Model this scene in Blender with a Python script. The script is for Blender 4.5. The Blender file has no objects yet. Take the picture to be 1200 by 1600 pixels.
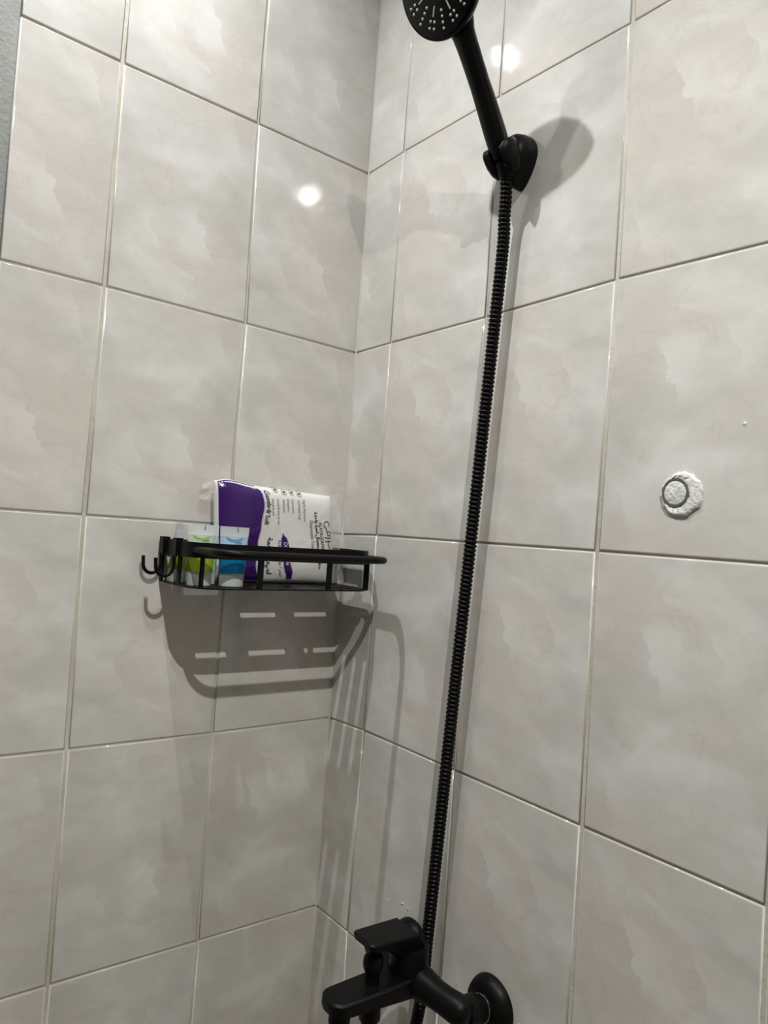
import bpy, bmesh, math, random
from mathutils import Vector, Matrix
random.seed(7)
SC = bpy.context.scene
COL = SC.collection

# ------------------------------------------------------------------ camera
RX = Vector((0.61378245, 0.78631981, 0.07051426))
DY = Vector((0.01873140, 0.07478811, -0.99702351))
FW = Vector((-0.78925296, 0.61327636, 0.03117476))
CAM = Vector((0.9989962, -0.6941831, 1.5036175))
cd = bpy.data.cameras.new('camera')
cd.sensor_fit = 'VERTICAL'; cd.sensor_height = 36.0; cd.lens = 1154.346 / 1600 * 36.0
cd.clip_start = 0.01
cam = bpy.data.objects.new('camera', cd); COL.objects.link(cam)
cam.matrix_world = Matrix(((RX.x, -DY.x, -FW.x, CAM.x), (RX.y, -DY.y, -FW.y, CAM.y), (RX.z, -DY.z, -FW.z, CAM.z), (0, 0, 0, 1)))
SC.camera = cam

# ------------------------------------------------------------------ world, exposure, lamp data
world = bpy.data.worlds.new('world'); SC.world = world; world.use_nodes = True
world.node_tree.nodes['Background'].inputs[0].default_value = (1, 1, 1, 1)
world.node_tree.nodes['Background'].inputs[1].default_value = 0.0
SC.view_settings.view_transform = 'Standard'; SC.view_settings.look = 'None'
SC.view_settings.gamma = 1.0; SC.view_settings.use_curve_mapping = False
SC.view_settings.exposure = 0.08
SC.cycles.sample_clamp_indirect = 0.0
CEIL = 2.675
LAMPS = [((0.24, -0.538), 32.5, (0.985, 1.0, 0.995)), ((1.22, -0.60), 82.0, (0.99, 0.985, 0.925))]      # the two recessed ceiling spots: place, watts, colour
LAMP_R = 0.015
LAMP_E = 560.0

# ------------------------------------------------------------------ helpers
def new_mesh(name, verts, faces, mat, parent=None, smooth=False, uvs=None):
    me = bpy.data.meshes.new(name); me.from_pydata([tuple(v) for v in verts], [], faces)
    if uvs is not None:
        l = me.uv_layers.new(name='UVMap')
        for lp in me.loops: l.data[lp.index].uv = uvs[lp.vertex_index]
    return link(name, me, mat, parent, smooth)
def link(name, me, mat, parent=None, smooth=False):
    if mat is not None and not me.materials: me.materials.append(mat)
    if smooth is not False:
        me.polygons.foreach_set('use_smooth', [True] * len(me.polygons))
        if smooth is not True: me.set_sharp_from_angle(angle=math.radians(smooth))
    me.update()
    o = bpy.data.objects.new(name, me); COL.objects.link(o)
    if parent is not None: o.parent = parent; o.matrix_parent_inverse = Matrix.Translation(-parent.location)
    return o
def empty(name, loc, label, cat, group=None):
    o = bpy.data.objects.new(name, None); COL.objects.link(o); o.location = loc; o.empty_display_size = .02
    tag(o, label, cat, group); return o
def tag(o, label, cat, group=None):
    o['label'] = label; o['category'] = cat
    if group: o['group'] = group
    return o
def struct(o): o['kind'] = 'structure'; return o
def bm_obj(name, bm, mat, parent=None, smooth=False):
    bmesh.ops.recalc_face_normals(bm, faces=bm.faces)
    me = bpy.data.meshes.new(name); bm.to_mesh(me); bm.free()
    return link(name, me, mat, parent, smooth)
def add_box(bm, lo, hi, M=None, bevel=0, seg=2):
    r = bmesh.ops.create_cube(bm, size=1.0)
    vs = r['verts']
    for v in vs:
        v.co = Vector((lo[i] + (v.co[i] + .5) * (hi[i] - lo[i]) for i in range(3)))
    if bevel:
        es = {e for v in vs for e in v.link_edges}
        r = bmesh.ops.bevel(bm, geom=list(es), offset=bevel, segments=seg, affect='EDGES', profile=.5)
        vs = list({v for f in r['faces'] for v in f.verts} | {v for v in vs if v.is_valid})
    if M is not None:
        for v in vs: v.co = M @ v.co
def box(name, lo, hi, mat, parent=None, bevel=0, seg=2, M=None):
    bm = bmesh.new(); add_box(bm, lo, hi, M, bevel, seg)
    return bm_obj(name, bm, mat, parent, 40 if bevel else False)
def frame_from(d, hint=None):
    d = Vector(d).normalized()
    h = Vector(hint) if hint else (Vector((0, 0, 1)) if abs(d.z) < .9 else Vector((1, 0, 0)))
    a = (h - d * h.dot(d)).normalized(); return a, d.cross(a), d
def sweep(bm, pts, rads, seg=16, caps=True, hint=None, flat=None):
    """tube along pts; rads a number, a list, or a list of (ra, rb)"""
    pts = [Vector(q) for q in pts]; n = len(pts)
    if not isinstance(rads, (list, tuple)): rads = [rads] * n
    rings = []; a = None
    for i, q in enumerate(pts):
        t = (pts[min(i + 1, n - 1)] - pts[max(i - 1, 0)]).normalized()
        if a is None: a, b, _ = frame_from(t, hint)
        else:
            a = (a - t * a.dot(t)).normalized(); b = t.cross(a)
        ra, rb = rads[i] if isinstance(rads[i], (list, tuple)) else (rads[i], rads[i])
        rings.append([bm.verts.new(q + a * (ra * math.cos(2 * math.pi * k / seg)) + b * (rb * math.sin(2 * math.pi * k / seg))) for k in range(seg)])
    for i in range(n - 1):
        for k in range(seg):
            bm.faces.new((rings[i][k], rings[i][(k + 1) % seg], rings[i + 1][(k + 1) % seg], rings[i + 1][k]))
    if caps: bm.faces.new(rings[0][::-1]); bm.faces.new(rings[-1])
def lathe(bm, c, axis, prof, seg=32, hint=None):
    """prof: list of (radius, distance along axis) from c"""
    a, b, d = frame_from(axis, hint); c = Vector(c); rings = []
    for r, h in prof:
        if r < 1e-6: rings.append([bm.verts.new(c + d * h)])
        else: rings.append([bm.verts.new(c + d * h + a * (r * math.cos(2 * math.pi * k / seg)) + b * (r * math.sin(2 * math.pi * k / seg))) for k in range(seg)])
    for p, q in zip(rings, rings[1:]):
        for k in range(seg):
            k2 = (k + 1) % seg
            if len(p) == 1 and len(q) == 1: continue
            if len(p) == 1: bm.faces.new((p[0], q[k2], q[k]))
            elif len(q) == 1: bm.faces.new((p[k], p[k2], q[0]))
            else: bm.faces.new((p[k], p[k2], q[k2], q[k]))
    if len(rings[0]) > 1: bm.faces.new(rings[0][::-1])
    if len(rings[-1]) > 1: bm.faces.new(rings[-1])
def tube(name, pts, rads, mat, parent=None, seg=16, hint=None):
    bm = bmesh.new(); sweep(bm, pts, rads, seg, hint=hint); return bm_obj(name, bm, mat, parent, 50)
def turned(name, c, axis, prof, mat, parent=None, seg=32, hint=None):
    bm = bmesh.new(); lathe(bm, c, axis, prof, seg, hint); return bm_obj(name, bm, mat, parent, 35)
def prism(bm, loop, z0, z1):
    """loop of (x, y) extruded from z0 to z1"""
    lo = [bm.verts.new((x, y, z0)) for x, y in loop]; hi = [bm.verts.new((x, y, z1)) for x, y in loop]
    n = len(loop)
    for i in range(n): bm.faces.new((lo[i], lo[(i + 1) % n], hi[(i + 1) % n], hi[i]))
    bm.faces.new(lo[::-1]); bm.faces.new(hi)
def arc(cx, cy, r, a0, a1, n=8):
    return [(cx + r * math.cos(math.radians(a0 + (a1 - a0) * i / n)), cy + r * math.sin(math.radians(a0 + (a1 - a0) * i / n))) for i in range(n + 1)]
def spline(pts, n=8):
    pts = [Vector(q) for q in pts]; out = []
    for i in range(len(pts) - 1):
        p0, p1, p2, p3 = pts[max(i - 1, 0)], pts[i], pts[i + 1], pts[min(i + 2, len(pts) - 1)]
        for k in range(n):
            t = k / n
            out.append(.5 * ((2 * p1) + (p2 - p0) * t + (2 * p0 - 5 * p1 + 4 * p2 - p3) * t * t + (3 * p1 - p0 - 3 * p2 + p3) * t ** 3))
    out.append(pts[-1]); return out

# ------------------------------------------------------------------ materials
def mat(name, col=(.5, .5, .5), rough=.5, metal=0, spec=.5, **kw):
    m = bpy.data.materials.new(name); m.use_nodes = True
    b = m.node_tree.nodes['Principled BSDF']
    b.inputs['Base Color'].default_value = (*col, 1); b.inputs['Roughness'].default_value = rough
    b.inputs['Metallic'].default_value = metal; b.inputs['Specular IOR Level'].default_value = spec
    for k, v in kw.items(): b.inputs[k].default_value = v
    return m
class G:
    def __init__(s, m): s.t = m.node_tree; s.b = s.t.nodes['Principled BSDF']
    def n(s, ty, **kw):
        x = s.t.nodes.new(ty)
        for k, v in kw.items():
            if k.startswith('i_'):
                key = k[2:]; key = int(key) if key.isdigit() else key.replace('_', ' ')
                if isinstance(v, bpy.types.NodeSocket): s.t.links.new(v, x.inputs[key])
                else: x.inputs[key].default_value = v
            else: setattr(x, k, v)
        return x
    def l(s, a, b): s.t.links.new(a, b)
    def math(s, op, a, b=0.0, c=None, clamp=False):
        x = s.n('ShaderNodeMath', operation=op, use_clamp=clamp)
        for i, v in enumerate((a, b, c)):
            if v is None: continue
            if isinstance(v, bpy.types.NodeSocket): s.l(v, x.inputs[i])
            else: x.inputs[i].default_value = v
        return x.outputs[0]
    def mix(s, f, a, b, blend='MIX'):
        x = s.n('ShaderNodeMix', data_type='RGBA', blend_type=blend)
        for i, v in ((0, f), (6, a), (7, b)):
            if isinstance(v, bpy.types.NodeSocket): s.l(v, x.inputs[i])
            else: x.inputs[i].default_value = v if i == 0 else (*v, 1)
        return x.outputs[2]
    def ramp(s, f, stops):
        x = s.n('ShaderNodeValToRGB'); e = x.color_ramp.elements
        while len(e) < len(stops): e.new(.5)
        for el, (p, c) in zip(e, stops):
            el.position = p; el.color = (c, c, c, 1) if isinstance(c, (int, float)) else (*c, 1)
        s.l(f, x.inputs[0]); return x.outputs[0]
    def noise(s, vec, scale, detail=3, rough=.5, dist=0.0, dim='3D', w=None):
        x = s.n('ShaderNodeTexNoise', noise_dimensions=dim)
        s.l(vec, x.inputs['Vector'])
        x.inputs['Scale'].default_value = scale; x.inputs['Detail'].default_value = detail
        x.inputs['Roughness'].default_value = rough; x.inputs['Distortion'].default_value = dist
        return x
    def bump(s, h, strength, dist=.001):
        x = s.n('ShaderNodeBump'); x.inputs['Strength'].default_value = strength; x.inputs['Distance'].default_value = dist
        s.l(h, x.inputs['Height']); s.l(x.outputs[0], s.b.inputs['Normal'])

def make_tile_mat():
    m = mat('glazed_marbled_tile', rough=.075, spec=.5); g = G(m)
    uv = g.n('ShaderNodeUVMap').outputs[0]
    oi = g.n('ShaderNodeObjectInfo').outputs['Random']
    off = g.n('ShaderNodeCombineXYZ', i_Z=g.math('MULTIPLY', g.math('FLOOR', g.math('MULTIPLY', oi, 3.0)), .06)).outputs[0]
    v = g.n('ShaderNodeVectorMath', operation='ADD'); g.l(uv, v.inputs[0]); g.l(off, v.inputs[1]); v = v.outputs[0]
    sep = g.n('ShaderNodeSeparateXYZ'); g.l(uv, sep.inputs[0]); U_, V_ = sep.outputs[0], sep.outputs[1]
    # soft clouds
    mp = g.n('ShaderNodeMapping'); g.l(v, mp.inputs[0]); mp.inputs['Rotation'].default_value = (0, 0, math.radians(40)); mp.inputs['Scale'].default_value = (1.0, 1.45, 1)
    cloud = g.noise(mp.outputs[0], 9.0, 6, .56, .25).outputs[0]
    pink = g.noise(mp.outputs[0], 6.0, 5, .55, .35).outputs[0]
    base = g.mix(g.ramp(cloud, [(.32, 0.0), (.68, 1.0)]), (.520, .510, .478), (.715, .706, .682))
    base = g.mix(g.math('MULTIPLY', g.ramp(pink, [(.46, 0.0), (.66, 1.0)]), .60), base, (.610, .548, .505))
    # fine veins running up to the right
    vein = g.noise(mp.outputs[0], 15.0, 4, .5, .5).outputs[0]
    vein = g.ramp(g.math('ABSOLUTE', g.math('SUBTRACT', vein, .5)), [(.0, 1.0), (.022, 0.0)])
    base = g.mix(g.math('MULTIPLY', g.math('MULTIPLY', vein, g.ramp(pink, [(.42, 0.0), (.58, 1.0)])), .22), base, (.47, .445, .40))
    # the print's pale flakes: torn on the right, fading out to the left
    wob = g.math('MULTIPLY', g.math('SUBTRACT', g.noise(uv, 55, 4, .6).outputs[0], .5), .030)
    def flake(u0, v0, slope, h, w, amt):
        dv = g.math('SUBTRACT', V_, v0)
        d = g.math('SUBTRACT', g.math('SUBTRACT', U_, u0), g.math('ADD', g.math('MULTIPLY', dv, slope), wob))
        e = g.math('LESS_THAN', d, 0.0)
        f = g.math('SUBTRACT', 1.0, g.math('DIVIDE', g.math('MULTIPLY', d, -1.0), w), clamp=True)
        k = g.math('SUBTRACT', 1.0, g.math('POWER', g.math('ABSOLUTE', g.math('DIVIDE', dv, h)), 3.0), clamp=True)
        return g.math('MULTIPLY', g.math('MULTIPLY', e, f), g.math('MULTIPLY', k, amt))
    base = g.mix(flake(.132, .105, -.47, .036, .055, .48), base, (.80, .80, .785))
    base = g.mix(flake(.058, .092, -.40, .028, .030, .32), base, (.78, .775, .755))
    base = g.mix(flake(.172, .255, -.30, .030, .050, .30), base, (.78, .775, .755))
    base = g.mix(flake(.110, .048, -1.6, .010, .060, .28), base, (.78, .775, .755))
    fine = g.noise(mp.outputs[0], 34, 5, .62, .4).outputs[0]
    base = g.mix(g.math('MULTIPLY', g.ramp(fine, [(.5, 0.0), (.8, 1.0)]), .20), base, (.5, .475, .43))
    tint = g.math('ADD', .965, g.math('MULTIPLY', oi, .06))
    base = g.mix(1.0, base, g.n('ShaderNodeCombineColor', i_0=tint, i_1=tint, i_2=tint).outputs[0], 'MULTIPLY')
    g.l(base, g.b.inputs['Base Color'])
    peel = g.noise(uv, 520, 2, .5).outputs[0]
    g.bump(peel, .045, .0004)
    return m
def make_grout_mat():
    m = mat('beige_grout', rough=.85, spec=.2); g = G(m)
    co = g.n('ShaderNodeNewGeometry').outputs['Position']
    a = g.noise(co, 9, 4, .6).outputs[0]; b = g.noise(co, 260, 3, .6).outputs[0]
    c = g.mix(g.ramp(a, [(.35, 0.0), (.65, 1.0)]), (.64, .615, .555), (.50, .455, .38))
    c = g.mix(g.math('MULTIPLY', g.ramp(b, [(.55, 0.0), (.75, 1.0)]), .35), c, (.30, .26, .20))
    g.l(c, g.b.inputs['Base Color']); g.bump(b, .6, .001); return m
def make_paint_mat(name, col, scale=160, strength=.5):
    m = mat(name, rough=.7, spec=.3); g = G(m)
    co = g.n('ShaderNodeNewGeometry').outputs['Position']
    b = g.noise(co, scale, 4, .6).outputs[0]
    c = g.mix(g.ramp(b, [(.35, 0.0), (.7, 1.0)]), tuple(x * .93 for x in col), col)
    g.l(c, g.b.inputs['Base Color']); g.bump(b, strength, .002); return m
M_TILE = make_tile_mat(); M_GROUT = make_grout_mat()
M_GREY = make_paint_mat('grey_textured_paint', (.30, .305, .29))
M_WHITE = make_paint_mat('white_ceiling_paint', (.72, .71, .69), 200, .2)
M_CREAM = make_paint_mat('pale_wall_paint', (.60, .575, .53), 150, .2)
M_FLOOR = make_paint_mat('floor_tile', (.17, .14, .11), 40, .05)
def make_black(name, rough, base=.0035):
    m = mat(name, (base, base, base * 1.05), rough, spec=.16); g = G(m)
    co = g.n('ShaderNodeNewGeometry').outputs['Position']
    b = g.noise(co, 900, 2, .5).outputs[0]
    g.l(g.math('ADD', rough - .06, g.math('MULTIPLY', b, .12)), g.b.inputs['Roughness']); g.bump(b, .06, .0004); return m
M_BLACK = make_black('matte_black_coating', .42)
M_BLKGLOSS = make_black('satin_black_plastic', .30, .003)
M_HOSE = make_black('black_ribbed_hose', .33, .003)
M_CHROME = mat('chrome', (.75, .75, .74), .12, 1.0)
M_NOZZLE = mat('grey_silicone', (.42, .43, .44), .5)

# ------------------------------------------------------------------ the room shell
XR, YB = 2.6, -2.6
wall_left = struct(box('wall_left', (-.12, YB, 0), (-.007, .12, CEIL), M_GREY))
wall_right = struct(box('wall_right', (-.007, .007, 0), (XR, .12, CEIL), M_CREAM))
struct(box('wall_front', (XR, YB, 0), (XR + .1, .12, CEIL), M_CREAM))
struct(box('wall_back', (-.12, YB - .1, 0), (XR + .1, YB, CEIL), M_CREAM))
struct(box('floor', (-.12, YB - .1, -.1), (XR + .1, .12, 0), M_FLOOR))
struct(box('ceiling', (-.12, YB - .1, CEIL), (XR + .1, .12, CEIL + .1), M_WHITE))

GR = .0016                      # grout lies this far behind the tile faces
TW, TH, Z4 = .20251, .302, 1.2
A0, D0, LEND = .20589, .09207, .5341
box('grout_bed', (-.008, -LEND + .001, .001), (-GR, .006, CEIL - .001), M_GROUT, wall_left)
box('grout_bed', (-GR, GR, .001), (XR - .001, .008, CEIL - .001), M_GROUT, wall_right)
OFF = {('L', 1, 1): (.0015, -.0015), ('L', 1, 2): (-.0031, -.0011), ('L', 1, 4): (0, -.0023), ('L', 1, 5): (-.0026, 0), ('L', 2, 1): (.0012, -.0007), ('L', 2, 2): (.0006, .0006), ('L', 2, 3): (.0023, 0), ('L', 2, 4): (0, -.0017), ('L', 2, 5): (-.0011, .0004), ('L', 3, 1): (0, .0016),
       ('L', 0, 1): (0, -.0035), ('L', 0, 2): (0, -.0033), ('L', 0, 3): (0, -.002), ('R', 0, 1): (0, -.003), ('R', 0, 2): (0, -.003), ('R', 0, 3): (0, -.002), ('R', 0, 4): (0, 0),
       ('R', 1, 1): (-.0011, .0002), ('R', 1, 2): (0, -.0014), ('R', 1, 3): (-.0009, .0003), ('R', 1, 4): (.001, .003), ('R', 1, 5): (-.0037, -.001), ('R', 2, 1): (.0012, .0005), ('R', 2, 2): (.002, 0), ('R', 2, 4): (0, .0015),
       ('R', 3, 1): (.0028, -.0024), ('R', 3, 2): (.0029, .0038), ('R', 3, 3): (-.0016, .0006), ('R', 3, 4): (.0005, 0), ('R', 4, 4): (-.0023, -.0008)}
colsL = [0, A0, A0 + TW, LEND]
colsR = [0] + [D0 + TW * i for i in range(13)]; colsR[-1] = min(colsR[-1], XR)
rows = {r: Z4 + (4 - r) * TH for r in range(-1, 9)}
rows[8] = .0; rows[-1] = CEIL
JV = {'L': [.0008, .0017, .0025, .0], 'R': [.0008, .0013, .0016, .0026, .0022] + [.002] * 10}
JH = .0012
def crossing(w, c, r):
    s = (colsL if w == 'L' else colsR)[c]; ds, dz = OFF.get((w, c, r), (0, 0))
    return s + ds, rows[r] + dz
def tile(w, c, r):
    """tile between columns c, c+1 and below row r (pillowed edges, face at the wall plane)"""
    q = [crossing(w, c, r + 1), crossing(w, c + 1, r + 1), crossing(w, c + 1, r), crossing(w, c, r)]
    j0, j1 = JV[w][c], JV[w][c + 1]
    q = [(q[0][0] + j0, q[0][1] + JH), (q[1][0] - j1, q[1][1] + JH), (q[2][0] - j1, q[2][1] - JH), (q[3][0] + j0, q[3][1] - JH)]
    cx = sum(a for a, b in q) / 4; cz = sum(b for a, b in q) / 4
    nomw = TW
    # print of the tile is laid out from its factory edge
    if w == 'L': u0 = colsL[c + 1] if c == 0 else colsL[c]; u_of = (lambda s: (u0 - s)) if c == 0 else (lambda s: (u0 + TW - s))
    else: u0 = colsR[c + 1] - TW; u_of = lambda s: s - u0
    zb = rows[r] - TH if r >= 0 else rows[0]
    flip = (w == 'R' and (c, r) not in ((1, 3), (0, 1), (0, 2))) or (w == 'L' and (c, r) in ((0, 4), (1, 5), (2, 3)))
    verts, uvs = [], []
    for ins, d in ((0, .0055), (0, .0016), (.0003, .0008), (.0009, .00025), (.0019, 0)):
        for (s, z) in q:
            sg = 1 if s < cx else -1; zg = 1 if z < cz else -1
            s2, z2 = s + sg * ins, z + zg * ins
            verts.append((-d, -s2, z2) if w == 'L' else (s2, d, z2))
            uu, vv = u_of(s2), z2 - zb
            uvs.append((TW - uu, TH - vv) if flip else (uu, vv))
    faces = []
    for k in range(4):
        for i in range(4): faces.append((k * 4 + i, k * 4 + (i + 1) % 4, k * 4 + 4 + (i + 1) % 4, k * 4 + 4 + i))
    faces.append((16, 17, 18, 19))
    if w == 'L': faces = [f[::-1] for f in faces]
    o = new_mesh('tile', verts, faces, M_TILE, wall_left if w == 'L' else wall_right, smooth=False, uvs=uvs)
    o.data.polygons.foreach_set('use_smooth', [i < 16 for i in range(17)])
    return o
for r in range(-1, 8):
    for c in range(3): tile('L', c, r)
    for c in range(13):
        if colsR[c] < XR - .02: tile('R', c, r)

bm = bmesh.new()
lo_ = [(.0 - .001, .001)] + [(.0022 - .0022 * math.sin(math.radians(a)), -.0022 + .0022 * math.cos(math.radians(a))) for a in range(0, 91, 18)]
V0 = [bm.verts.new((x, y, .002)) for x, y in lo_]; V1 = [bm.verts.new((x, y, CEIL - .002)) for x, y in lo_]
for k in range(len(lo_)): bm.faces.new((V0[k], V0[(k + 1) % len(lo_)], V1[(k + 1) % len(lo_)], V1[k]))
bm.faces.new(V0[::-1]); bm.faces.new(V1)
M_BEAD = make_paint_mat('corner_sealant', (.60, .58, .53), 120, .5)
bm_obj('corner_bead', bm, M_BEAD, wall_right)
M_SPLASH = make_paint_mat('plaster_splash', (.74, .73, .71), 300, .6)
for x, z, r in ((.1765, .983, .0022), (.2095, .992, .0042), (.222, .990, .0026), (.429, .9475, .0022), (.6535, 1.6335, .0030), (.338, 1.712, .0012)):
    bm = bmesh.new(); n = 9; rg = [bm.verts.new((x + r * random.uniform(.6, 1.3) * math.cos(2 * math.pi * i / n), .0002, z + .8 * r * random.uniform(.6, 1.3) * math.sin(2 * math.pi * i / n))) for i in range(n)]
    rg2 = [bm.verts.new((x + (q.co.x - x) * .6, -.0006, z + (q.co.z - z) * .6)) for q in rg]
    for i in range(n): bm.faces.new((rg[i], rg[(i + 1) % n], rg2[(i + 1) % n], rg2[i]))
    bm.faces.new(rg2); bm_obj('plaster_splash', bm, M_SPLASH, wall_right, 60)

# ------------------------------------------------------------------ recessed ceiling spots
def downlight(xy, watts, colour, label):
    x, y = xy
    t = empty('ceiling_downlight', (x, y, CEIL), label, 'ceiling light', 'recessed ceiling spots')
    turned('trim_ring', (x, y, CEIL), (0, 0, -1), [(.047, -.0005), (.047, .004), (.044, .006), (.036, .006), (LAMP_R + .001, .003), (LAMP_R + .001, -.0005)], M_CHROME, t, 40)
    m = bpy.data.materials.new('lit_lamp_lens'); m.use_nodes = True
    b = m.node_tree.nodes['Principled BSDF']
    b.inputs['Emission Color'].default_value = (*colour, 1); b.inputs['Emission Strength'].default_value = LAMP_E
    turned('lamp_lens', (x, y, CEIL - .0005), (0, 0, -1), [(LAMP_R, 0), (LAMP_R, .0025), (LAMP_R * .9, .0035), (0, .0035)], m, t, 40)
    ld = bpy.data.lights.new('lamp_beam', 'SPOT'); ld.energy = watts; ld.color = colour; ld.spot_size = math.radians(150); ld.spot_blend = 1.0; ld.shadow_soft_size = .007
    lo = bpy.data.objects.new('lamp_beam', ld); COL.objects.link(lo); lo.parent = t; lo.location = (0, 0, -.014)
downlight(*LAMPS[0], 'recessed ceiling spotlight above the corner shelf')
downlight(*LAMPS[1], 'recessed ceiling spotlight in the middle of the room')

# ------------------------------------------------------------------ corner shelf
ZP = 1.420
sh = empty('shower_shelf', (0.06, -.155, ZP), 'black metal corner shelf with rail and towel bar on the left wall', 'shelf')
X0, X1, Y0, Y1, RC = .004, .119, -.305, -.014, .040
def plan(ins=0.0):
    r = RC - ins
    return [(X0, Y0 + ins)] + arc(X1 - RC, Y0 + RC, r, -90, 0, 10) + arc(X1 - RC, Y1 - RC, r, 0, 90, 10) + [(X0, Y1 - ins)]
def plate():
    """thin plate with three rows of open slots"""
    xs_rows = [(.043, .051), (.0685, .0765), (.093, .101)]
    ys_slots = [(-.270, -.226), (-.192, -.134), (-.102, -.044)]
    bm = bmesh.new()
    def xmax(y):
        if y < Y0 + RC: return X1 - RC + math.sqrt(max(0, RC ** 2 - (y - Y0 - RC) ** 2))
        if y > Y1 - RC: return X1 - RC + math.sqrt(max(0, RC ** 2 - (y - Y1 + RC) ** 2))
        return X1
    ys = sorted(set([Y0 + RC - RC * math.cos(math.radians(a)) for a in range(0, 91, 9)] + [Y1 - RC + RC * math.sin(math.radians(a)) for a in range(0, 91, 9)] + [v for s in ys_slots for v in s]))
    def slab(xa, xb, xa2, xb2, ya, yb):
        vs = []
        for z in (ZP - .002, ZP):
            vs.append([bm.verts.new(p) for p in ((xa, ya, z), (xb, ya, z), (xb2, yb, z), (xa2, yb, z))])
        lo, hi = vs
        bm.faces.new(lo[::-1]); bm.faces.new(hi)
        for i in range(4): bm.faces.new((lo[i], lo[(i + 1) % 4], hi[(i + 1) % 4], hi[i]))
    for ya, yb in zip(ys, ys[1:]):
        ma, mb = xmax(ya), xmax(yb); ym = (ya + yb) / 2
        cuts = [X0]
        if any(s0 < ym < s1 for s0, s1 in ys_slots):
            for a, b in xs_rows:
                if b < min(ma, mb) - .006: cuts += [a, b]
        for i in range(0, len(cuts), 2):
            if i + 1 < len(cuts): slab(cuts[i], cuts[i + 1], cuts[i], cuts[i + 1], ya, yb)
            else: slab(cuts[i], ma, cuts[i], mb, ya, yb)
    bmesh.ops.remove_doubles(bm, verts=bm.verts, dist=1e-6)
    return bm_obj('plate', bm, M_BLACK, sh)
plate()
def band(name, outer, inner, z0, z1, closed=False):
    bm = bmesh.new(); n = len(outer); V = []
    for (a, b) in zip(outer, inner):
        V.append([bm.verts.new((a[0], a[1], z0)), bm.verts.new((a[0], a[1], z1)), bm.verts.new((b[0], b[1], z1)), bm.verts.new((b[0], b[1], z0))])
    for i in range(n - (0 if closed else 1)):
        p, q = V[i], V[(i + 1) % n]
        for k in range(4): bm.faces.new((p[k], q[k], q[(k + 1) % 4], p[(k + 1) % 4]))
    if not closed: bm.faces.new(V[0]); bm.faces.new(V[-1][::-1])
    return bm_obj(name, bm, M_BLACK, sh, 40)
BZ0, BZ1 = 1.4575, 1.4775
band('rail_band', plan(), plan(.003), BZ0, BZ1)
box('back_bar', (.002, Y0, BZ0), (.005, Y1, BZ1), M_BLACK, sh)
for (px, py, ang) in [(.0055, -.3035, 90), (.066, -.3033, 90), (.1035, -.2885, 40), (.1172, -.211, 0), (.1172, -.100, 0), (.109, -.028, -45), (.0105, -.0158, 90)]:
    M = Matrix.Translation((px, py, 0)) @ Matrix.Rotation(math.radians(ang), 4, 'Z')
    box('post', (-.0014, -.0042, ZP - .001), (.0014, .0042, BZ0 + .003), M_BLACK, sh, M=M)
# towel bar bent round the front
ZR = 1.4675
tp = [(.119, -.2965)] + arc(.153, -.2665, .030, -90, 0, 8) + arc(.153, -.069, .030, 0, 90, 8) + [(.119, -.039)]
tp = [(.100, -.2965)] + tp + [(.100, -.039)]
tube('towel_bar', [(x, y, ZR) for x, y in tp], .0049, M_BLACK, sh, 14)

def hook(x, label):
    t = empty('shelf_hook', (x, -.312, BZ1), label, 'hook', 'black hooks hung on the shelf rail')
    w = .0062
    bm = bmesh.new()
    # strap folded over the band: inner leg, top, outer leg
    prof = [(-.3015, 1.468), (-.3015, 1.4785), (-.3092, 1.4785), (-.3092, 1.452)]
    th = .0022
    add_box(bm, (x - w, -.3018 - 0, 1.466), (x + w, -.3018 + .0018, 1.4800))
    add_box(bm, (x - w, -.3092, 1.4782), (x + w, -.3000, 1.4806))
    add_box(bm, (x - w, -.3098, 1.455), (x + w, -.3072, 1.4806))
    bm_obj('clip', bm, M_BLACK, t, 40)
    pts = [(x, -.3086, 1.458)] + [(x, -.3086, 1.452)] + [(x, -.3206 + .012 * math.cos(math.radians(a)), 1.443 + .013 * math.sin(math.radians(a))) for a in range(0, -181, -15)] + [(x, -.3330, 1.449), (x, -.3333, 1.4535)]
    tube('hook_wire', pts, .0024, M_BLACK, t, 12)
    return t
hook(.0125, 'black hook on the shelf side rail, the one against the tiled wall')
hook(.058, 'black hook on the shelf side rail, the one nearer the towel bar')

# ------------------------------------------------------------------ hose, handset, holder
AX = Vector((-.060, -.448, .892)).normalized()                   # handset axis, bottom to top
PB = Vector((.3468, -.0380, 1.9870))                              # bottom end of the handle
NH = Vector((0.075, -.911, -.400)); NH = (NH - AX * NH.dot(AX)).normalized()
SX = AX.cross(NH)
hs = empty('hand_shower', PB, 'black round hand shower with nozzled face in the wall holder', 'hand shower')
HK = 1.09                                                         # head size
HC = PB + AX * .209 + NH * .0138                                   # centre of the head
bm = bmesh.new()
hp, hr = [], []
for t, ra, rb in [(0, .0120, .0120), (.004, .0134, .0134), (.03, .0140, .0142), (.06, .0133, .0137), (.09, .0123, .0132), (.115, .0120, .0137), (.135, .0121, .0142), (.150, .0120, .0155), (.164, .0116, .0205), (.177, .0106, .028), (.190, .0095, .034)]:
    hp.append(PB + AX * t + NH * (.008 * (t / .18) ** 2)); hr.append((ra, rb))
sweep(bm, hp, hr, 24, hint=NH)
bm_obj('handle', bm, M_BLKGLOSS, hs, 50)
turned('head_shell', HC - NH * .012, NH, [(r * HK, h) for r, h in [(0, -.008), (.018, -.0065), (.036, -.0015), (.047, .006), (.0535, .014), (.0555, .019), (.0555, .022), (.0540, .0238 / HK), (.0525, .0242 / HK), (0, .0242 / HK)]], M_BLKGLOSS, hs, 56)
fc = HC + NH * .0122
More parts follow.
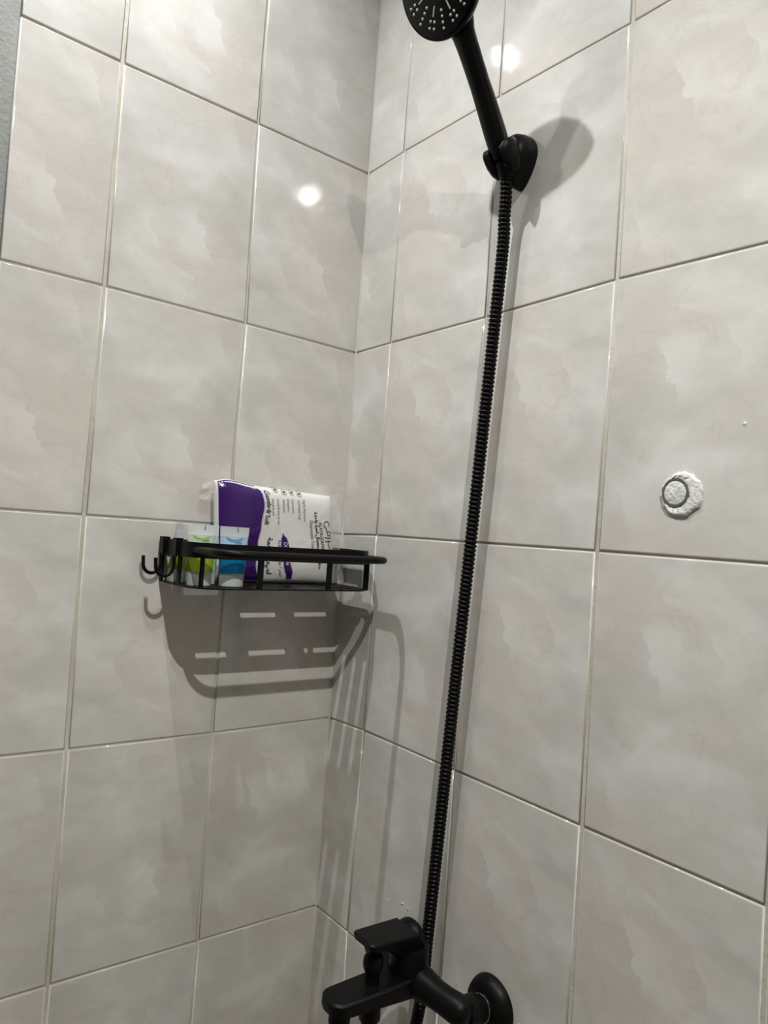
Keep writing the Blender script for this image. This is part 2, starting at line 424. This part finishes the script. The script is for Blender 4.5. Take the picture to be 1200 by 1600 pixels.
fp = turned('face_plate', fc, NH, [(.0515 * HK, -.001), (.0515 * HK, .0006), (.050 * HK, .0012), (0, .0012)], M_BLKGLOSS, hs, 56)
bm = bmesh.new(); bs = bmesh.new()
def onface(r, a): return fc + NH * .0012 + (AX * math.cos(a) + SX * math.sin(a)) * (r * HK)
for i in range(16):
    a = 2 * math.pi * (i + .5) / 16
    if i % 2 == 0:
        for k in range(4): lathe(bm, onface(.0275 + .0058 * k, a), NH, [(.0017, -.0003), (.0017, .0006), (.0011, .0012), (0, .0012)], 8)
    else:
        for k in range(2): 
            for s in (-1, 1): lathe(bm, onface(.0375 + .0065 * k, a + s * .075), NH, [(.0017, -.0003), (.0017, .0006), (.0011, .0012), (0, .0012)], 8)
        u = (onface(.035, a) - onface(.024, a)).normalized(); v = NH.cross(u)
        M = Matrix.Translation(onface(.0275, a)) @ Matrix((( u.x, v.x, NH.x, 0), (u.y, v.y, NH.y, 0), (u.z, v.z, NH.z, 0), (0, 0, 0, 1)))
        add_box(bs, (-.0055, -.0008, -.0003), (.0055, .0008, .0007), M)
for i in range(8):
    a = 2 * math.pi * i / 8
    for r in (.008, .016): lathe(bm, onface(r, a + r * 20), NH, [(.0015, -.0003), (.0015, .0006), (.001, .0010), (0, .001)], 8)
o = bm_obj('nozzles', bm, M_NOZZLE, fp, 50); o['kind'] = 'stuff'
o = bm_obj('spray_slots', bs, M_NOZZLE, fp); o['kind'] = 'stuff'

hd = empty('shower_holder', (.347, 0, 1.985), 'black wall bracket clamping the hand shower handle', 'holder')
def egg(cx, cz, w, ht, hb, n=40):
    """shield outline: round on top, narrowing downwards"""
    out = []
    for i in range(n):
        a = 2 * math.pi * i / n; c, s = math.cos(a), math.sin(a)
        if s >= 0: out.append((cx + w * math.copysign(abs(c) ** .85, c), cz + ht * s))
        else: out.append((cx + w * c * (1 - .38 * (-s) ** 1.3), cz + hb * s))
    return out
bm = bmesh.new(); rings = []
for d, sc in ((0, .97), (.003, 1.0), (.014, .98), (.024, .90), (.030, .74), (.033, .45)):
    rings.append([bm.verts.new((.347 + (x - .347) * sc, -d, 1.992 + (z - 1.992) * sc)) for x, z in egg(.347, 2.000, .0245, .027, .042)])
for p, q in zip(rings, rings[1:]):
    n = len(p)
    for k in range(n): bm.faces.new((p[k], p[(k + 1) % n], q[(k + 1) % n], q[k]))
bm.faces.new(rings[0][::-1]); bm.faces.new(rings[-1])
bm_obj('wall_base', bm, M_BLACK, hd, 50)
# the clamp: an open ring round the handle, narrowing downwards, its cheeks rounded
bm = bmesh.new()
cc = PB + AX * .003
ex = (Vector((1, 0, 0)) - AX * AX.x).normalized(); ey = AX.cross(ex)       # ey points towards +y (wall)
if ey.y < 0: ey = -ey
n = 28; prof = [(-.024, .0105, .0150), (-.019, .0118, .0190), (-.008, .0138, .0222), (.006, .0147, .0232), (.013, .0147, .0226), (.016, .0149, .0205)]
R_ = []
for i in range(n + 1):
    a = math.radians(-52 + (180 + 104) * i / n); d = ex * math.cos(a) + ey * math.sin(a)
    e = min(i, n - i) / 5.0; lift = 1 - (max(0, 1 - e) ** 2) * .45
    ring = []
    for h, ri, ro in prof: ring.append(bm.verts.new(cc + AX * (h * lift) + d * ro))
    for h, ri, ro in reversed(prof): ring.append(bm.verts.new(cc + AX * (h * lift) + d * ri))
    R_.append(ring)
for p, q in zip(R_, R_[1:]):
    m_ = len(p)
    for k in range(m_): bm.faces.new((p[k], p[(k + 1) % m_], q[(k + 1) % m_], q[k]))
bm.faces.new(R_[0]); bm.faces.new(R_[-1][::-1])
bm_obj('clamp', bm, M_BLACK, hd, 45)

# ------------------------------------------------------------------ bath mixer
FX, FY, FZ = .311, -.066, .967
mx = empty('bath_mixer', (FX, FY, .95), 'black wall-mounted bath mixer tap with flat lever and spout', 'tap')
for sx in (-1, 1):
    ex_ = FX + sx * .075
    turned('wall_flange', (ex_, 0, .948), (0, -1, 0), [(.0345, 0), (.0345, .002), (.0333, .006), (.030, .0125), (.023, .0165), (.017, .018), (.017, .016)], M_BLACK, mx, 40)
    un = turned('union_nut', (ex_, -.017, .950), (0, -1, .12), [(.0150, -.002), (.0150, .012), (.0172, .0125), (.0178, .0135), (.0178, .030), (.0165, .033)], M_BLACK, mx, 24)
    turned('chrome_ring', (ex_, -.019, .9495), (0, -1, .12), [(.0155, 0), (.0160, .0004), (.0160, .0016), (.0155, .002)], M_CHROME, un, 32)
# crossbar with rounded ends, thicker in the middle
bm = bmesh.new(); pts, rr = [], []
for x, r in [(-.0925, .004), (-.0915, .0095), (-.089, .0135), (-.083, .0162), (-.075, .0168), (-.06, .0160), (-.045, .0162), (-.03, .0185), (-.015, .0205), (0, .021), (.015, .0205), (.03, .0185), (.045, .0162), (.06, .0160), (.075, .0168), (.083, .0162), (.089, .0135), (.0915, .0095), (.0925, .004)]:
    pts.append((FX + x, FY + .012 * (abs(x) / .0925) ** 2 - .002, FZ - .006 * (abs(x) / .0925) ** 1.5)); rr.append((r, r))
sweep(bm, pts, rr, 24, hint=(0, 0, 1)); bm_obj('crossbar', bm, M_BLACK, mx, 50)
# upright cartridge housing
bm = bmesh.new()
lathe(bm, (FX, FY - .006, .955), (0, 0, 1), [(.018, -.006), (.0225, 0), (.0240, .012), (.0240, .048), (.0230, .052), (.018, .0535)], 36)
bm_obj('cartridge_housing', bm, M_BLACK, mx, 35)
# spout: flat slab narrowing a little, rounded end
def slab_loop(w0, w1, y0, y1, r):
    return [(FX - w0, y0)] + [(FX - w1 + r - r * math.cos(math.radians(a)), y1 + r - r * math.sin(math.radians(a))) for a in range(0, 91, 15)] + [(FX + w1 - r + r * math.sin(math.radians(a)), y1 + r - r * math.cos(math.radians(a))) for a in range(0, 91, 15)] + [(FX + w0, y0)]
def soft_slab(name, loops, parent):
    """stack of outlines (loop, z-function) skinned into a rounded slab"""
    bm = bmesh.new(); rings = [[bm.verts.new((x, y, zf(y))) for x, y in lp] for lp, zf in loops]
    for p, q in zip(rings, rings[1:]):
        n = len(p)
        for k in range(n): bm.faces.new((p[k], p[(k + 1) % n], q[(k + 1) % n], q[k]))
    bm.faces.new(rings[0][::-1]); bm.faces.new(rings[-1])
    return bm_obj(name, bm, M_BLACK, parent, 22)
ys0, ys1 = -.062, -.192
zt = lambda y: .9755
zb = lambda y: .9490 + .0085 * max(0, min(1, (-y - .075) / .10))
spo = soft_slab('spout', [(slab_loop(.019, .017, ys0, ys1 + .006, .014), zb), (slab_loop(.0225, .0208, ys0, ys1 + .0015, .016), lambda y: zb(y) + .003), (slab_loop(.0235, .022, ys0, ys1, .017), lambda y: zb(y) + .008),
                    (slab_loop(.0232, .0215, ys0, ys1 + .0005, .0165), lambda y: zt(y) - .002), (slab_loop(.0205, .019, ys0, ys1 + .003, .015), zt)], mx)
turned('aerator', (FX, -.172, .957), (0, -.06, -1), [(.0125, -.002), (.0128, .002), (.0125, .0125), (.0112, .014), (.0105, .013), (0, .012)], M_BLACK, spo, 28)
turned('diverter_knob', (FX, -.128, .968), (0, 0, 1), [(.0095, 0), (.0100, .003), (.0088, .006), (.0084, .018), (.0095, .0205), (.0118, .0255), (.0124, .031), (.0114, .0370), (.0082, .0412), (.004, .0428), (0, .043)], M_BLACK, spo, 28)
turned('hose_outlet', (FX, -.128, .954), (0, 0, -1), [(.0128, -.002), (.0128, .020), (.0115, .022), (.0095, .0225), (.0095, .032), (0, .032)], M_BLACK, spo, 24)
# lever: cap over the cartridge drawn out into a flat blade
lv = soft_slab('lever', [(slab_loop(.0165, .0150, -.060, -.098, .010), lambda y: .999), (slab_loop(.0200, .0185, -.066, -.112, .012), lambda y: 1.010),
                         (slab_loop(.0218, .0200, -.071, -.124, .010), lambda y: 1.0175), (slab_loop(.0228, .0212, -.0755, -.146, .007), lambda y: 1.0215 + (-y - .075) * .03), (slab_loop(.0228, .0212, -.076, -.1475, .007), lambda y: 1.0265 + (-y - .075) * .05), (slab_loop(.0212, .0196, -.0775, -.1455, .006), lambda y: 1.0280 + (-y - .075) * .05)], mx)

# ------------------------------------------------------------------ ribbed hose
h0 = PB - AX * .004
top = [h0, h0 - AX * .010]
mid = [(.3425, -.0235, 1.945), (.3393, -.0205, 1.92)]
line = [(.3388 - (1.90 - z) * .0595, -.0178, z) for z in (1.88, 1.75, 1.60, 1.45, 1.30, 1.15, 1.06, .98, .90)]
loop = [(.268, -.026, .80), (.262, -.036, .68), (.262, -.052, .58), (.270, -.075, .525), (.285, -.098, .515), (.300, -.118, .56), (.310, -.127, .66), (.311, -.128, .80), (.311, -.128, .925)]
path = spline(top + mid + line + loop, 14)
tot = [0]
for a, b in zip(path, path[1:]): tot.append(tot[-1] + (b - a).length)
PITCH = .0056
cnt = int(tot[-1] / PITCH); ring_pts, ring_r = [], []
j = 0
def at(s):
    global j
    while j < len(tot) - 2 and tot[j + 1] < s: j += 1
    t = (s - tot[j]) / max(1e-9, tot[j + 1] - tot[j]); return path[j].lerp(path[j + 1], t)
for i in range(cnt * 6):
    s = i * PITCH / 6
    if s > tot[-1]: break
    ring_pts.append(at(s)); ring_r.append((.0064, .0076, .0082, .0083, .0080, .0072)[i % 6])
ho = tube('shower_hose', ring_pts, ring_r, M_HOSE, None, 14)
tag(ho, 'black ribbed shower hose hanging straight down from hand shower to mixer tap', 'hose')
ct = turned('conical_nut', h0, -AX, [(.0115, -.001), (.0118, .004), (.0105, .016), (.0085, .020), (0, .020)], M_BLACK, ho, 24)

# ------------------------------------------------------------------ old pipe stub, plastered over
st = empty('plastered_pipe_stub', (.588, 0, 1.566), 'round capped pipe stub set in rough white plaster on the right wall', 'pipe stub')
M_PLASTER = mat('white_plaster', rough=.85); g = G(M_PLASTER)
co = g.n('ShaderNodeNewGeometry').outputs['Position']; nz = g.noise(co, 140, 4, .6).outputs[0]
g.l(g.mix(g.ramp(nz, [(.35, 0.0), (.65, 1.0)]), (.62, .615, .60), (.78, .78, .765)), g.b.inputs['Base Color']); g.bump(nz, .8, .003)
M_DARKRING = mat('dark_grey_metal', (.16, .175, .17), .5, .6)
rnd = random.Random(3)
bm = bmesh.new(); NR = 44
wob = [1 + .11 * math.sin(2 * a + .4) * 0 + rnd.uniform(-.05, .05) for a in range(NR)]
rings = []
for sc, d in ((1.0, -.0008), (.985, .0012), (.93, .0022), (.84, .0030), (.74, .0022), (.66, .0026), (.60, .0018)):
    rg = []
    for i in range(NR):
        a = 2 * math.pi * i / NR; r = .0228 * sc * (wob[i] if sc > .7 else 1) * (1 + .07 * math.cos(a + .6))
        rg.append(bm.verts.new((.5885 + (.004 if sc > .8 else 0) + r * math.cos(a), -(d + (rnd.uniform(0, .0007) if d > 0 else 0)), 1.5668 + r * math.sin(a))))
    rings.append(rg)
for p, q in zip(rings, rings[1:]):
    for k in range(NR): bm.faces.new((p[k], p[(k + 1) % NR], q[(k + 1) % NR], q[k]))
bm.faces.new(rings[-1]); bm.faces.new(rings[0][::-1]); bm_obj('plaster_patch', bm, M_PLASTER, st, 60)
bm = bmesh.new(); pts = []
for i in range(36): pts.append((.5878 + .0134 * math.cos(2 * math.pi * i / 36), -.0026, 1.5676 + .0138 * math.sin(2 * math.pi * i / 36)))
vs = []
for i, q in enumerate(pts):
    a = 2 * math.pi * i / 36; c, s = math.cos(a), math.sin(a); w_ = .0008 + .0007 * rnd.random()
    vs.append([bm.verts.new((q[0] + c * w_, q[1] + .002, q[2] + s * w_)), bm.verts.new((q[0] + c * w_ * .8, q[1] - .0009, q[2] + s * w_ * .8)), bm.verts.new((q[0] - c * w_ * .8, q[1] - .0009, q[2] - s * w_ * .8)), bm.verts.new((q[0] - c * w_, q[1] + .002, q[2] - s * w_))])
for i in range(36):
    p, q = vs[i], vs[(i + 1) % 36]
    for k in range(3): bm.faces.new((p[k], q[k], q[k + 1], p[k + 1]))
bm_obj('pipe_rim', bm, M_DARKRING, st, 50)
turned('plaster_plug', (.5878, 0, 1.5676), (0, -1, 0), [(.0124, .0012), (.0122, .0028), (.0105, .0032), (.0070, .0038), (.0030, .0032), (0, .0036)], M_PLASTER, st, 28)

# ------------------------------------------------------------------ tissue pack
pk = empty('towel_pack', (.02, -.135, ZP), 'white and purple pack of disposable towels standing on the corner shelf', 'package')
M_PWHITE = mat('white_pack_film', (.74, .73, .71), .28, spec=.5); g = G(M_PWHITE)
co = g.n('ShaderNodeNewGeometry').outputs['Position']; nz = g.noise(co, 34, 3, .55, .4).outputs[0]
g.bump(nz, .35, .004)
M_PURPLE = mat('purple_print', (.036, .004, .115), .25, spec=.5); g = G(M_PURPLE); co = g.n('ShaderNodeNewGeometry').outputs['Position']; g.bump(g.noise(co, 40, 3, .55, .4).outputs[0], .35, .004)
M_INK = mat('black_ink', (.012, .012, .014), .4)
M_GREYINK = mat('grey_ink', (.13, .13, .14), .45)
M_VIOLETINK = mat('lilac_print', (.55, .45, .68), .4)
M_WHITEINK = mat('white_ink', (.8, .78, .84), .4)
Q_BL, Q_BR, Q_TL, Q_TR = (-.2315, 1.4206), (-.0265, 1.4206), (-.2435, 1.5650), (-.0440, 1.5590)
TH_ = .030
def surf(u, v, off=0.0):
    a = (Q_BL[0] + (Q_BR[0] - Q_BL[0]) * u, Q_BL[1]); b = (Q_TL[0] + (Q_TR[0] - Q_TL[0]) * u, Q_TL[1] + (Q_TR[1] - Q_TL[1]) * u + .0035 * math.exp(-((u - .12) / .12) ** 2) - .002 * math.exp(-((u - .02) / .03) ** 2))
    y = a[0] + (b[0] - a[0]) * v; z = a[1] + (b[1] - a[1]) * v
    e = max(0.0, 1 - abs(2 * u - 1) ** 7) ** .5 * max(0.0, 1 - abs(2 * v - 1) ** 6) ** .5
    x = .020 + TH_ / 2 * e + .0012 * e * math.sin(9 * u + 2) * math.sin(5 * v + 1)
    return Vector((x + off, y, z))
def back(u, v): q = surf(u, v); q.x = .020 - (q.x - .020) * .85; return q
NU, NV = 44, 32
bm = bmesh.new()
tt = lambda i, n: .5 - .5 * math.cos(math.pi * i / n)
F = [[bm.verts.new(surf(tt(i, NU), tt(k, NV))) for k in range(NV + 1)] for i in range(NU + 1)]
Bk = [[bm.verts.new(back(tt(i, NU), tt(k, NV))) for k in range(NV + 1)] for i in range(NU + 1)]
for i in range(NU):
    for k in range(NV):
        bm.faces.new((F[i][k], F[i + 1][k], F[i + 1][k + 1], F[i][k + 1])); bm.faces.new((Bk[i][k], Bk[i][k + 1], Bk[i + 1][k + 1], Bk[i + 1][k]))
bmesh.ops.remove_doubles(bm, verts=bm.verts, dist=1e-5)
bm_obj('pack_body', bm, M_PWHITE, pk, 60)
def print_patch(name, lo, hi, m, nu=14, nv=24, off=.0004, parent=None):
    """region between u = lo(v) and u = hi(v)"""
    bm = bmesh.new(); V = []
    for k in range(nv + 1):
        v = lo[2] + (lo[3] - lo[2]) * k / nv if isinstance(lo, tuple) else k / nv
        V.append([bm.verts.new(surf(lo[0](v) + (hi(v) - lo[0](v)) * i / nu, v, off)) for i in range(nu + 1)])
    for k in range(nv):
        for i in range(nu): bm.faces.new((V[k][i], V[k][i + 1], V[k + 1][i + 1], V[k + 1][i]))
    return bm_obj(name, bm, m, parent or pk, 60)
def lerp_tab(tab):
    def f(v):
        for (a, b), (c, d) in zip(tab, tab[1:]):
            if v <= c:
                t = (v - a) / (c - a); t = t * t * (3 - 2 * t); return b + (d - b) * t
        return tab[-1][1]
    return f
edge = lerp_tab([(0, .320), (.18, .292), (.40, .306), (.6, .335), (.82, .365), (.93, .355), (1, .30)])
print_patch('lilac_edge', (lambda v: .018, None, .01, .992), lambda v: edge(v) + .010, M_VIOLETINK, off=.0003)
print_patch('purple_panel', (lambda v: .020, None, .01, .992), edge, M_PURPLE, off=.0006)
leaf_l = lerp_tab([(.05, .548), (.2, .520), (.38, .502), (.45, .503), (.525, .516)])
leaf_r = lerp_tab([(.05, .590), (.12, .592), (.25, .568), (.40, .565), (.47, .553), (.525, .520)])
print_patch('leaf_edge', (lambda v: leaf_l(v) - .008, None, .045, .532), lambda v: leaf_r(v) + .008, M_VIOLETINK, off=.0003, nu=6)
leaf_o = print_patch('purple_leaf', (leaf_l, None, .05, .525), leaf_r, M_PURPLE, off=.0006, nu=6)
PW = .2
def lettering(name, s, u, v, size, m, lean=0.0, off=.0009, bold=0.0, squash=1.0, along=None, parent=None):
    """text reading downwards; (u, v) is where it starts; size in metres"""
    cu = bpy.data.curves.new(name, 'FONT'); cu.body = s; cu.size = size; cu.offset = bold
    cu.resolution_u = 3
    tmp = bpy.data.objects.new(name, cu); COL.objects.link(tmp)
    bpy.context.view_layer.update()
    me = bpy.data.meshes.new_from_object(tmp.evaluated_get(bpy.context.evaluated_depsgraph_get()))
    bpy.data.objects.remove(tmp)
    for vt in me.vertices:
        tx, ty = vt.co.x * squash, vt.co.y
        vv = v - tx / .143; uu = u + (ty + lean * tx) / .2
        if along: uu += along(vv)
        vt.co = surf(min(.985, uu), vv, off)
    me.materials.clear()
    return link(name, me, m, parent or pk)
al = lambda v: (edge(v) - edge(.9)) * .8
lettering('lettering', 'Gentle & Soft', .378, .962, .0116, M_INK, bold=.00010, squash=.80, along=al)
for s, u, v, sz in [('Highly Absorbent', .700, .915, .0060), ('Laminated 4 ply', .655, .905, .0060), ('Economical', .600, .905, .0058), ('& hygienic', .560, .900, .0058), ('Absorbent', .520, .890, .0058), ('Lovely & easy to use', .472, .890, .0058), ('Gentle & soft', .425, .885, .0058), ('Lasting fabric', .378 + .012, .885, .0058)]:
    lettering('lettering', s, u + .004, v, sz, M_GREYINK, squash=.80)
lettering('lettering', 'ALKHUZAMA', .836, .690, .0088, M_INK, squash=.84, lean=.09)
lettering('lettering', 'Disposable Towels', .756, .700, .0084, M_GREYINK, squash=.80, lean=.04)
lettering('lettering', 'Disposable', .520, .440, .0092, M_WHITEINK, squash=.86, lean=.10, off=.0011, parent=leaf_o)
# arabic lines, written with joined letter forms from right to left
def arab(s): return s[::-1]
AR_SOFT = '\uFEDF\uFEC4\uFEF4\uFED4\uFE94 \u0648\uFEE7\uFE8E\uFECB\uFEE4\uFE94'
AR_TOWELS = '\uFEE3\uFEE8\uFE8E\uFEB7\uFED2 \u0627\uFEB3\uFE98\uFECC\uFEE4\uFE8E\u0644 \uFEDF\uFEE4\u0631\u0629 \u0648\u0627\uFEA3\uFEAA\u0629'
lettering('lettering', arab(AR_SOFT), .385, .475, .0105, M_INK, bold=.0003, along=lambda v: (edge(v) - edge(.4)) * .8)
lettering('lettering', arab('\uFEDF\uFEE4\u0631\u0629 \u0648\u0627\uFEA3\uFEAA\u0629 \uFED3\uFED8\uFEC2'), .472, .465, .0072, M_INK, squash=1.25, lean=.05)
lettering('lettering', arab(AR_TOWELS), .800, .795, .0080, M_INK, bold=.0002, squash=1.0, lean=.06)
# brush-drawn emblem and the little round icons
def stroke(name, uvp, w, m, off=.0008, n=6):
    P2 = spline([Vector((a, b, 0)) for a, b in uvp], n); bm = bmesh.new(); V = []
    for i, q in enumerate(P2):
        t = P2[min(i + 1, len(P2) - 1)] - P2[max(i - 1, 0)]; t = Vector((t.x * .2, t.y * .143, 0)).normalized()
        nx, ny = -t.y * w / .2 / 2, t.x * w / .143 / 2
        V.append((bm.verts.new(surf(q.x + nx, q.y + ny, off)), bm.verts.new(surf(q.x - nx, q.y - ny, off))))
    for a, b in zip(V, V[1:]): bm.faces.new((a[0], b[0], b[1], a[1]))
    return bm_obj(name, bm, m, pk)
def U(x, y): return ((320 + x / 5.4545 - 341) / 186, 1 - (735 + y / 5.4545 - 758 - .035 * (x / 5.4545)) / 146)
for sp in ([(1062, 445), (1068, 415), (1045, 398), (1020, 408), (1012, 440), (1025, 450), (1035, 465), (1045, 495)],
           [(1045, 495), (1052, 520), (1072, 522), (1080, 500), (1065, 485), (1048, 490)],
           [(1018, 540), (1050, 545), (1085, 542)], [(1020, 575), (1050, 572), (1086, 574)],
           [(1055, 575), (1058, 610), (1070, 640), (1060, 665), (1055, 690), (1072, 692), (1078, 665), (1070, 640)]):
    stroke('emblem_stroke', [U(*q) for q in sp], .0013, M_INK)
for x, y in ((600, 158), (672, 172), (742, 168), (808, 175)):
    stroke('icon_ring', [U(x + 22 * math.cos(a), y + 22 * math.sin(a)) for a in [2 * math.pi * i / 12 for i in range(13)]], .0007, M_GREYINK)
    stroke('icon_mark', [U(x - 9, y - 6), U(x, y + 5), U(x + 10, y - 8)], .0018, M_INK)
# clear film standing off the ends of the pack
M_FILM = bpy.data.materials.new('clear_film'); M_FILM.use_nodes = True
t_ = M_FILM.node_tree; b_ = t_.nodes['Principled BSDF']
b_.inputs['Base Color'].default_value = (.93, .93, .92, 1); b_.inputs['Roughness'].default_value = .12; b_.inputs['Alpha'].default_value = .14
g = G(M_FILM); co = g.n('ShaderNodeNewGeometry').outputs['Position']; g.bump(g.noise(co, 90, 4, .6, .6).outputs[0], .9, .006)
def film(name, f, nu, nv):
    bm = bmesh.new(); V = [[bm.verts.new(f(i / nu, k / nv)) for k in range(nv + 1)] for i in range(nu + 1)]
    for i in range(nu):
        for k in range(nv): bm.faces.new((V[i][k], V[i + 1][k], V[i + 1][k + 1], V[i][k + 1]))
    o = bm_obj(name, bm, M_FILM, pk, 60)
    sd = o.modifiers.new('thickness', 'SOLIDIFY'); sd.thickness = .0003
    return o
def f_right(s, v):
    q = surf(1, v); return Vector((q.x + .003 * math.sin(9 * v + 4 * s) * s, min(-.0035, q.y + s * (.022 + .004 * math.sin(5 * v))), q.z + .003 * s + .004 * s * v))
def f_left(s, v):
    vv = .78 + .24 * v; q = surf(0, min(vv, 1)); return Vector((q.x + .003 * math.sin(12 * v + 3 * s) * s, q.y - s * (.019 + .003 * math.sin(7 * v)), q.z + .002 + max(0, vv - 1) * .15))
def f_top(s, v):
    u = .40 + .60 * v; q = surf(u, 1); return Vector((q.x + .003 * math.sin(14 * v) * s, q.y, q.z + s * (.008 + .0045 * math.sin(8 * v + 1) + .004 * v)))
film('film_end', f_right, 8, 24); film('film_end', f_left, 8, 12); film('film_top', f_top, 6, 24)

# ------------------------------------------------------------------ small toiletry tubes
def clear_mat(name, col, rough=.15, alpha=1.0, trans=.0, ss=0):
    m = mat(name, col, rough); b = m.node_tree.nodes['Principled BSDF']
    b.inputs['Alpha'].default_value = alpha; b.inputs['Transmission Weight'].default_value = trans; b.inputs['IOR'].default_value = 1.3
    return m
def tube_bottle(y, x, yaw, lean, liquid, sleeve, label, logo, w=.0195, H=.080, capc=(.62, .68, .68)):
    """squeeze tube standing on its cap: round cap, body, flat sealed end on top"""
    t = empty('toiletry_tube', (x, y, ZP), label, 'tube', 'small toiletry tubes on the shelf')
    Mx = Matrix.Translation((x, y, ZP + .0004)) @ Matrix.Rotation(math.radians(yaw), 4, 'Z') @ Matrix.Rotation(math.radians(lean), 4, 'X')
    def sec(h):   # half width (local y) and half depth (local x) at height h
        k = h / H; return (.0172 + (w - .0172) * k, max(.0006, .0122 * (1 - max(0, (k - .22) / .70)) if k > .22 else .0122))
    def part(name, hs, m, grow=0, parent=t):
        bm = bmesh.new(); R2 = []
        for h in hs:
            a, b = sec(h)
            R2.append([bm.verts.new(Mx @ Vector(((b + grow) * math.cos(q), (a + grow) * math.sin(q), h))) for q in [2 * math.pi * i / 28 for i in range(28)]])
        for p, q in zip(R2, R2[1:]):
            for k in range(28): bm.faces.new((p[k], p[(k + 1) % 28], q[(k + 1) % 28], q[k]))
        bm.faces.new(R2[0][::-1]); bm.faces.new(R2[-1]); return bm_obj(name, bm, m, parent, 50)
    part('cap', [0, .001, .008, .0165, .0172], clear_mat('frosted_cap', capc, .3, .75), -.0006)
    part('tube_body', [.0174, .019, .028, .038, .046], clear_mat('tinted_liquid', liquid, .12, .93))
    part('tube_sleeve', [.0461, .052, .060, .066], clear_mat('pale_sleeve', sleeve, .15, .85))
    part('sealed_end', [.0662, .070, .075, H], clear_mat('clear_seal', (.72, .78, .80), .15, .6), .0002)
    # printed swoosh, two lines of print and the dark notch mark
    bm = bmesh.new()
    def pt(yy, h, o=.0004): a, b = sec(h); c = max(-1, min(1, yy / a)); return Mx @ Vector(((b + o) * math.sqrt(max(0, 1 - c * c)) + .0003, yy, h))
    def ribbon(c, wd):
        V = [(bm.verts.new(pt(yy, h + wd / 2)), bm.verts.new(pt(yy, h - wd / 2))) for yy, h in c]
        for a, b in zip(V, V[1:]): bm.faces.new((a[0], b[0], b[1], a[1]))
    ribbon([(-.012 + .024 * i / 10, .0655 - .0035 * math.sin(math.pi * i / 10)) for i in range(11)], .0018)
    ribbon([(-.010 + .020 * i / 10, .0625 - .003 * math.sin(math.pi * i / 10)) for i in range(11)], .0009)
    bm_obj('swoosh_print', bm, logo, t)
    bm = bmesh.new()
    ribbon([(.001, .0590), (.010, .0590)], .0012); ribbon([(.002, .0560), (.010, .0560)], .0012)
    ribbon([(.0035, .0765), (.0047, .0765)], .0062)
    bm_obj('small_print', bm, M_GREYINK, t)
    return t
M_LB = mat('blue_print', (.10, .30, .50), .4); M_LG = mat('green_print', (.28, .52, .08), .4)
M_LP = mat('pale_print', (.45, .55, .60), .4)
tube_bottle(-.2360, .083, -6, 0, (.006, .13, .28), (.40, .58, .74), 'blue gel tube standing on the shelf in front of the purple pack end', M_LB, w=.0205)
tube_bottle(-.2790, .0755, -3, 1, (.27, .33, .02), (.52, .64, .50), 'yellow-green gel tube beside the blue tube on the shelf', M_LG)
tube_bottle(-.2620, .0500, -8, 1, (.28, .46, .32), (.50, .62, .66), 'pale teal tube half hidden behind the yellow-green tube', M_LP, w=.0185)
tube_bottle(-.2890, .0235, 84, 0, (.27, .33, .02), (.62, .68, .68), 'yellow-green tube turned edge-on at the shelf end by the wall', M_LG, w=.0175)
